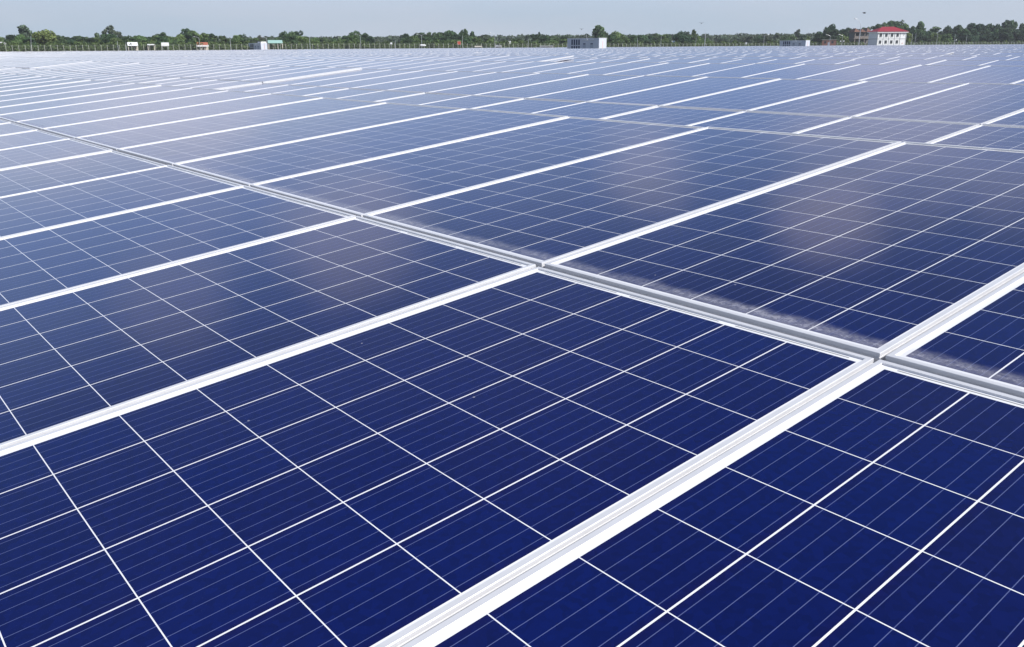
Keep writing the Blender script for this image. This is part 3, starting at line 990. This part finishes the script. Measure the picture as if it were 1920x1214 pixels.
def build_fence():
    wm = wire_material()
    pm_b = MB()
    pm_b.box(-.065, .065, -.065, .065, 0, 1.7)
    pm_b.add([(-.06, -.06, 1.7), (.06, -.06, 1.7), (.06, .06, 1.7), (-.06, .06, 1.7), (-.05, .30, 2.08), (.05, .30, 2.08), (.05, .40, 2.04), (-.05, .40, 2.04)],
             [(0, 1, 5, 4), (1, 2, 6, 5), (2, 3, 7, 6), (3, 0, 4, 7), (4, 5, 6, 7)])
    pm = pm_b.mesh('post', M_CONC)
    ang = rz_of(FDIR)
    for (xa, xb, label) in ((-260, 1092, 'concrete post and wire mesh fence left of the big container'), (1096, 2180, 'concrete post and wire mesh fence right of the big container')):
        pa, pb = np.array(at(xa, fence_z(xa))), np.array(at(xb, fence_z(xb)))
        n = int(np.linalg.norm(pb - pa) / 2.0)
        z0 = float(ground_z(*pa))
        root = thing('wire_fence', label, 'fence', (pa[0], pa[1], z0), ang, 'perimeter fence before the trees')
        vis = []
        for i in range(n + 1):
            q = pa + FDIR * 2.0 * i
            X, Y, Zc = project(np.array([q[0], q[1], 2.0]))
            vis.append((0 if -5 < X < PW + 5 else 1, Zc, i))
        vis.sort()
        single = {i for _, _, i in vis[:98]}
        rest = MB()
        dz0 = lambda i: float(ground_z(*(pa + FDIR * 2.0 * i))) - z0 - .05
        for i in range(n + 1):
            if i in single:
                o = link('post', pm, root)
                o.location = (2.0 * i, 0, dz0(i))
                o.rotation_euler = (RNG.uniform(-.03, .03), RNG.uniform(-.03, .03), RNG.uniform(-.1, .1))
            else:
                rest.add([(v[0] + 2.0 * i, v[1], v[2] + dz0(i)) for v in pm_b.v], pm_b.f)
        o = rest.obj('posts', M_CONC, root)
        o['kind'] = 'stuff'
        w = MB()
        for i in range(n):
            za, zb = dz0(i), dz0(i + 1)
            w.add([(2.0 * i, -.01, za + .1), (2.0 * i + 2, -.01, zb + .1), (2.0 * i + 2, -.01, zb + 1.68), (2.0 * i, -.01, za + 1.68)], [(0, 1, 2, 3)])
        w.obj('wire_mesh', wm, root)
        w = MB()
        for h, yy in ((.1, .0), (.9, 0), (1.66, 0), (1.87, .17), (2.04, .34)):
            for i in range(0, n, 4):
                j = min(i + 4, n)
                w.tube([(2.0 * i, yy, dz0(i) + h), (2.0 * j, yy, dz0(j) + h)], .010, 3)
        w.obj('strand_wires', M_GALV, root)


# ------------------------------------------------------------------ buildings and signs beyond the field
def face_az(az_deg):
    """unit vector at az_deg clockwise (seen from above) from the camera's forward direction"""
    a = math.radians(az_deg)
    return FH * math.cos(a) + RH * math.sin(a)


def build_house():
    Z = 400.0
    px = 1644
    x, y = at(px, Z)
    z0 = .35
    t1 = face_az(83.5)
    t = thing('red_roofed_house', 'white house with crimson hipped roof at the right of the field', 'house', (x, y, z0), rz_of(t1))
    L, D = 14.0, 8.2
    He = zat(px, 62.0, Z) - z0
    mid = zat(px, 73.4, Z) - z0
    b = MB(); b.box(0, L, 0, D, -.5, He); b.obj('wall', M_WHITE, t)
    b = MB()
    b.box(-.55, L + .55, -.55, D + .55, He, He + .50); b.obj('cornice', M_WHITE, t)
    e = .75
    zr = zat(px + 12, 50.8, Z) - z0
    zb = He + .502
    r = MB()
    hip = 4.0
    r.add([(-e, -e, zb), (L + e, -e, zb), (L + e, D + e, zb), (-e, D + e, zb), (hip, D / 2, zr), (L - hip, D / 2, zr)],
          [(0, 1, 5, 4), (1, 2, 5), (2, 3, 4, 5), (3, 0, 4), (0, 3, 2, 1)])
    rf = r.obj('roof', M_RED, t)
    c = MB()
    c.tube([(hip, D / 2, zr + .03), (L - hip, D / 2, zr + .03)], .12)
    for q in ((-e, -e), (L + e, -e)):
        c.tube([(q[0], q[1], zb + .03), (hip if q[0] < 0 else L - hip, D / 2, zr + .03)], .10)
    c.obj('ridge_tiles', M_RED, rf)
    fr = (.105, .30, .495, .69)
    wz = ((zat(px, 69.5, Z) - z0, zat(px, 63.6, Z) - z0), (zat(px, 82.2, Z) - z0, zat(px, 76.4, Z) - z0))
    for (za, zb_) in wz:
        for f in fr:
            cx = f * L
            w = MB()
            for (a0, a1, b0, b1) in ((cx - .62, cx + .62, za - .08, za), (cx - .62, cx + .62, zb_, zb_ + .08), (cx - .62, cx - .54, za, zb_), (cx + .54, cx + .62, za, zb_)):
                w.box(a0, a1, -.06, -.003, b0, b1)
            wo = w.obj('window', M_LINE, t)
            g = MB(); g.box(cx - .54, cx + .54, -.03, -.004, za, zb_); g.obj('pane', M_DARKPANE, wo)
            s = MB(); s.box(cx - .72, cx + .72, -.14, -.002, za - .17, za - .082); s.obj('sill', M_WHITE, wo)
    for f in (.004, .20, .395, .59, .785, .985):
        p = MB(); p.box(f * L - .09, f * L + .09, -.10, -.002, -.5, He - .01); p.obj('pilaster', M_LINE, t)  # thin grey pilasters between the window bays
    p = MB(); p.box(-.03, L + .03, -.08, -.001, mid - .10, mid + .10)
    p.box(-.081, -.002, 0, D, mid - .10, mid + .10); p.obj('floor_band', M_LINE, t)
    v = MB(); v.tube([(L * .885, -.001, mid - 2.0), (L * .885, -.08, mid - 2.0)], .30, 12); v.obj('round_vent', M_PINK, t)
    v = MB(); v.box(L * .90, L * .92, -.06, -.002, He - 1.3, He - .5); v.obj('small_vent', M_LINE, t)
    v = MB(); v.box(L * .17, L * .215, -1.2, -.3, -.5, .75); v.obj('outdoor_unit', M_GREYROOF, t)
    CLEAR.append((x - 10, x + 20, y - 15, y + 15))


def build_unfinished():
    Z = 428.0
    px = 1601
    x, y = at(px, Z)
    z0 = .4
    t = thing('unfinished_building', 'bare concrete building with brown roofs and open balconies beside red-roofed house', 'building', (x, y, z0), rz_of(face_az(88)))
    L, D = 7.6, 7.0
    H = zat(px, 61.0, Z) - z0
    mid = zat(px, 72.6, Z) - z0
    b = MB(); b.box(.1, L - .1, 1.6, D, -.3, H - .02); b.obj('wall', M_DARKC, t)
    for h in (mid, H):
        s = MB(); s.box(-.35, L + .1, -.15, D + .1, h - .17, h + .17); s.obj('floor_slab', M_BROWNC, t)
    for cx in (.1, 2.3, 4.9, 7.1):
        c = MB(); c.box(cx, cx + .36, .05, .41, -.3, mid - .171); c.box(cx, cx + .36, .05, .41, mid + .171, H - .171); c.obj('column', M_BROWNC, t)
    for (h0) in (.25, mid + .3):
        r = MB()
        r.box(.47, L - .55, .10, .22, h0 + .0, h0 + .75)
        r.obj('balcony_rail', M_BROWNC, t)
        w = MB(); w.box(2.9, 4.7, 1.54, 1.597, h0 + .55, h0 + 2.4); w.obj('wall_panel', M_CONC, t)
        w = MB(); w.box(.7, 2.0, 1.54, 1.597, h0 + .1, h0 + 2.2); w.obj('doorway', M_DARKPANE, t)  # flat dark panels on the wall, painted shade for the open doorways
        w = MB(); w.box(5.2, 6.6, 1.54, 1.597, h0 + .1, h0 + 2.2); w.obj('doorway', M_DARKPANE, t)
    for (xa, xb, pk) in ((-.6, 2.6, 1.75), (2.7, 5.4, 1.45), (5.5, 8.3, 1.9)):
        r = MB(); cx = (xa + xb) / 2; zz = H + .172
        r.add([(xa, -.5, zz), (xb, -.5, zz), (xb, D + .3, zz), (xa, D + .3, zz), (cx, 2.0, zz + pk), (cx, D - 2, zz + pk)],
              [(0, 1, 4), (1, 2, 5, 4), (2, 3, 5), (3, 0, 4, 5), (0, 3, 2, 1)])
        r.obj('roof', M_TERRA, t)


def shed(name, label, cat, px0, px1, ytop, yeave, Z, roofm, wallm, base=1.0, depth=4.0, wall_from=None, posts=3, front_low=True, white_fascia=False):
    """open or walled hut; mono-pitch roof falling towards the camera"""
    x, y = at(px0, Z)
    rz = rz_of(face_az(90 + math.degrees(math.atan((.5 * (px0 + px1) - PW / 2) / F_PX))))
    L = (px1 - px0) * Z / F_PX
    zt, ze = zat(px0, ytop, Z), zat(px0, yeave, Z)
    t = thing(name, label, cat, (x, y, base), rz)
    zt -= base; ze -= base
    r = MB()
    th = .10
    r.add([(-.0, -.4, ze), (L, -.4, ze), (L, depth, zt), (0, depth, zt), (0, -.4, ze + th), (L, -.4, ze + th), (L, depth, zt + th), (0, depth, zt + th)],
          [(0, 3, 2, 1), (4, 5, 6, 7), (0, 1, 5, 4), (1, 2, 6, 5), (2, 3, 7, 6), (3, 0, 4, 7)])
    rf = r.obj('roof', roofm, t)
    if white_fascia:
        q = MB(); q.box(-.15, L + .15, -.5, -.402, ze - .35, ze + .14); q.obj('fascia', M_WHITE, rf)
    for i in range(posts):
        cx = .15 + (L - .3) * i / max(posts - 1, 1)
        p = MB(); p.box(cx - .11, cx + .11, -.05, .17, -.4, ze + .01); p.obj('post', M_CREAM if wallm is None else wallm, t)
    if wallm is not None:
        w = MB(); w.box(.12, L - .12, depth * .55, depth * .9, -.4, ze + (zt - ze) * .5); w.obj('wall', wallm, t)
    else:
        for cx in (.15, L - .15):
            p = MB(); p.box(cx - .09, cx + .09, depth - .3, depth - .12, -.4, zt - .05); p.obj('post', M_CREAM, t)
    return t


def board(label, px, w, y0, y1, Z, mat, posts=1, name='sign_board', base=1.0, cat='sign', strokes=False):
    x, y = at(px, Z)
    rz = rz_of(face_az(90 + math.degrees(math.atan((px - PW / 2) / F_PX))))
    t = thing(name, label, cat, (x, y, base), rz)
    W2 = w * Z / F_PX / 2
    za, zb = zat(px, y1, Z) - base, zat(px, y0, Z) - base
    b = MB(); b.box(-W2, W2, -.06, 0, za, zb); bo = b.obj('panel', mat, t)
    f = MB()
    for (a0, a1, b0, b1) in ((-W2 - .05, W2 + .05, za - .05, za), (-W2 - .05, W2 + .05, zb, zb + .05), (-W2 - .05, -W2, za, zb), (W2, W2 + .05, za, zb)):
        f.box(a0, a1, -.08, .02, b0, b1)
    f.obj('frame', M_GALV, bo)
    if strokes:
        s = MB()
        rr = random.Random(3)
        for row in range(2):
            xx = -W2 * .85
            while xx < W2 * .35:
                ww = rr.uniform(.08, .28)
                zz = za + (zb - za) * (.22 + .16 * row)
                s.box(xx, xx + ww, -.068, -.061, zz, zz + .07)
                xx += ww + .07
        s.obj('writing', M_LINE, bo)
    for i in range(posts):
        cx = 0 if posts == 1 else -W2 * .8 + 1.6 * W2 * i / (posts - 1)
        p = MB(); p.box(cx - .06, cx + .06, .021, .14, -.4, zb - .1); p.obj('post', M_GALV, t)
    return t


def bird(px, py, Z, s, label, rz):
    x, y = at(px, Z)
    t = MB()
    t.tube([(-.22, 0, 0), (-.1, 0, .02), (.05, 0, .03), (.2, 0, .03), (.27, 0, .02)], [.012, .05, .07, .045, .01], 8)
    for sg in (-1, 1):
        t.add([(.10, sg * .04, .05), (-.10, sg * .04, .05), (-.08, sg * .30, .17), (.09, sg * .28, .19), (-.12, sg * .62, .10), (.0, sg * .60, .12),
               (.10, sg * .04, .035), (-.10, sg * .04, .035), (-.08, sg * .30, .155), (.09, sg * .28, .175)],
              [(0, 3, 2, 1), (3, 5, 4, 2), (6, 7, 8, 9), (0, 6, 9, 3), (1, 2, 8, 7)])
    o = t.obj('bird', M_BIRD)
    o.location = (x, y, zat(px, py, Z))
    o.rotation_euler = (0, .1, rz)
    o.scale = (s, s, s)
    tag(o, label, 'bird')


def build_far_side():
    container(1123, 213, 11.4, 2.6, 71.5, 'big white container with dark louvres in front of tall narrow tree', False)
    container(489.5, 320, 11.0, 2.55, 80.8, 'small white container beside the green-roofed shed', True)
    container(1510.5, 305, 10.6, 2.6, 75.9, 'far grey-sided white container left of the brick hut', False)
    build_house()
    build_unfinished()
    shed('lean_to', 'white sheet lean-to roof behind left part of fence', 'shed', 240, 258, 80.0, 86.5, fence_z(248) * 1.003, M_WHITE, M_CREAM, posts=2, depth=3)
    shed('white_house', 'white-roofed house cut by the left edge', 'house', -12, 10.5, 79.5, 84.2, fence_z(0) * 1.10, M_WHITE, M_CREAM, posts=3, depth=6)
    shed('canopy', 'thin white flat canopy between lean-to and white sign', 'canopy', 277, 289.5, 83.4, 85.2, fence_z(283) * 1.003, M_WHITE, None, posts=2, depth=3)
    shed('kiosk', 'orange-roofed kiosk with white fascia behind fence', 'kiosk', 370, 390, 80.2, 86.0, fence_z(380) * 1.003, M_ORANGE, M_CREAM, posts=4, depth=4, white_fascia=True)
    shed('open_shed', 'green-roofed open shed with pale posts right of small container', 'shed', 503, 530, 75.8, 81.6, fence_z(516) * 1.003, M_TEAL, None, posts=4, depth=8)
    shed('white_roof_shed', 'slanting white roof among trees right of big container', 'shed', 1259, 1278, 77.2, 81.5, fence_z(1268) * 1.06, M_WHITE, M_DARKC, posts=3, depth=5)
    shed('low_shed', 'low grey-roofed shed right of the orange-red sign', 'shed', 929, 941, 85.2, 88.0, fence_z(935) * 1.003, M_GREYROOF, M_CREAM, posts=3, depth=4)
    shed('low_wall_shed', 'long low pale roof left of the big container', 'shed', 1012, 1037, 86.6, 87.6, fence_z(1024) * 1.003, M_GREYROOF, M_CREAM, posts=5, depth=3)
    shed('pale_hut', 'pale low hut close to the orange-red sign', 'shed', 890, 904, 87.0, 88.6, fence_z(896) * 1.003, M_CREAM, M_CREAM, posts=3, depth=3)
    x, y = at(1541, fence_z(1550) * .995)
    rz = rz_of(face_az(108))
    zt = zat(1541, 74.6, fence_z(1550)) - .3
    t = thing('brick_hut', 'red-brown brick hut left of the tallest street lamp', 'hut', (x, y, .3), rz)
    b = MB(); b.box(0, 6.3, 0, 4, 0, zt - .2); b.obj('wall', M_BRICK, t)
    b = MB(); b.box(-.15, 6.45, -.15, 4.15, zt - .2, zt); b.obj('roof', M_CONC, t)
    for cx in (1.0, 4.2):
        b = MB(); b.box(cx, cx + .9, -.03, -.002, 1.6, 2.6); b.obj('window', M_DARKPANE, t)
    b = MB(); b.box(2.6, 3.5, -.03, -.002, 0, 2.1); b.obj('door', M_DOOR, t)

    board('white sign on two posts with faint grey writing, behind fence', 310.5, 13, 80.2, 86.8, fence_z(310) * 1.003, M_WHITE, 2, strokes=True)
    board('tiny square white sign above scrub right of the one-arm lamp', 734, 3.4, 80.2, 83.2, fence_z(734) * 1.003, M_WHITE)
    board('orange-red sign panel standing before the trees', 861, 6, 78, 84, fence_z(861) * 1.003, M_REDSIGN, 2)
    board('square white board left of the big container', 955, 6.6, 77.4, 83, fence_z(955) * 1.04, M_WHITE, 2)
    board('small white sign low on fence right of big container', 1399, 2.6, 79.8, 83.5, fence_z(1399) * .998, M_WHITE)
    # cone shaped white sign
    Z = fence_z(793) * .985
    x, y = at(794, Z)
    t = thing('cone_sign', 'white cone-shaped sign on a post under the two-armed lamp', 'sign', (x, y, .4), rz_of(RH))
    zc = zat(794, 85.3, Z) - .4
    c = MB(); c.tube([(-1.15, 0, zc), (-1.1, 0, zc), (.6, 0, zc - .05), (1.05, 0, zc - .1)], [.30, .40, .32, .06], 10); c.obj('panel', M_WHITE, t)
    c = MB(); c.tube([(-.6, 0, 0), (-.6, 0, zc)], .06); c.obj('post', M_GALV, t)

    for a in ((57, 68, .985, (), 'leaning white pole in front of the tall grey-green tree', .9),
              (221.5, 77, .99, (), 'short pole under the sparse open tree', 0),
              (237, 80, .99, (), 'shortest pole just left of the white lean-to', 0),
              (375, 71, 1.0, (-1,), 'lamp with left arm rising beside the orange-roofed kiosk', 0),
              (433, 69, .985, (), 'pole midway between kiosk and small container', 0),
              (501, 71, .98, (-1,), 'lamp with left arm in front of green-roofed shed', 0),
              (581.5, 68.5, .97, (), 'bare white pole right of the green-roofed shed', 0),
              (676.5, 66, .97, (-1,), 'street lamp with one left arm against rounded tree', 0),
              (741.5, 76, .98, (), 'thin pole left of the two-armed lamp', 0),
              (791, 66, .97, (-1, 1), 'street lamp with two arms above white cone-shaped sign', 0),
              (867.5, 67, .98, (), 'pole directly right of the orange-red sign', 0),
              (928, 64, .97, (-1,), 'street lamp left of the square white board', 0),
              (990.5, 73, .98, (), 'pole between square white board and big container', 0),
              (1195, 72, .99, (), 'thin pole midway along trees right of big container', 0),
              (1239, 68, .98, (), 'pole left of the slanting white roof', 0),
              (1304.5, 70, .98, (), 'thinner pole just left of the tall thick pole', 0),
              (1432, 67, .97, (1,), 'street lamp with right arm left of the far container', 0),
              (1555.5, 67, .97, (-1,), 'street lamp with left arm in front of the brick hut', 0),
              (1709, 63, .99, (), 'pole nearest to right wall of red-roofed house', 0),
              (1715.5, 61.5, .985, (), 'second pole right of the red-roofed house', 0),
              (1756, 57, .98, (1,), 'street lamp third right of the red-roofed house', 0),
              (1811, 66, .99, (), "rightmost pole against the deep green trees", 0)):
        lamp(a[0], a[1], fence_z(a[0]) * a[2], a[3], a[4], a[5], cat='street lamp' if a[3] else 'pole')
    lamp(1321.5, 61.5, fence_z(1321) * .97, (), 'tall thick pole right of the slanting white roof', cat='pole', r=.13)
    lamp(1578.5, 66.5, fence_z(1578) * .97, (-1,), 'street lamp with white globes beside yellow-green bush', globe=2)
    lamp(1789, 64, fence_z(1789) * .98, (), 'pole with one white globe among right-hand trees', globe=1)
    lamp(1610.5, 46, 300, (-1,), 'tallest curved street lamp in front of unfinished building', r=.11, arm_len=1.9, rise=2.1)
    bird(1090, 55.5, 150, 1.1, 'dark bird flying above the big container', 2.4)
    bird(1313, 44.5, 150, 1.2, 'dark bird flying above the tall thick pole', 2.2)
    bird(1614, 25.5, 150, 1.1, 'bird flying highest in the sky, above the tallest curved street lamp', 1.0)
    palm(404, 66, fence_z(404) * 1.045, 'coconut palm with drooping fronds just right of orange-roofed kiosk')
    palm(424, 72, fence_z(424) * 1.04, 'shorter coconut palm left of the pole by small container')


build_far_side()
build_panels()
build_fence()
build_trees()
build_thickets()


# ------------------------------------------------------------------ air
def build_haze():
    mb = MB()
    mb.box(-560, 260, -160, 620, -1.6, 24)
    mt = bpy.data.materials.new('pale_air')
    mt.use_nodes = True
    t = NT(mt.node_tree)
    mt.node_tree.nodes.remove(mt.node_tree.nodes['Principled BSDF'])
    v = t.n('ShaderNodeVolumePrincipled')
    v.inputs['Color'].default_value = (.93, .95, 1, 1)
    v.inputs['Density'].default_value = .00019
    v.inputs['Anisotropy'].default_value = .2
    t.L(v.outputs[0], mt.node_tree.nodes['Material Output'].inputs['Volume'])
    tag(mb.obj('haze', mt), 'thin pale haze over the far panels and trees', None, None, 'stuff')


build_haze()
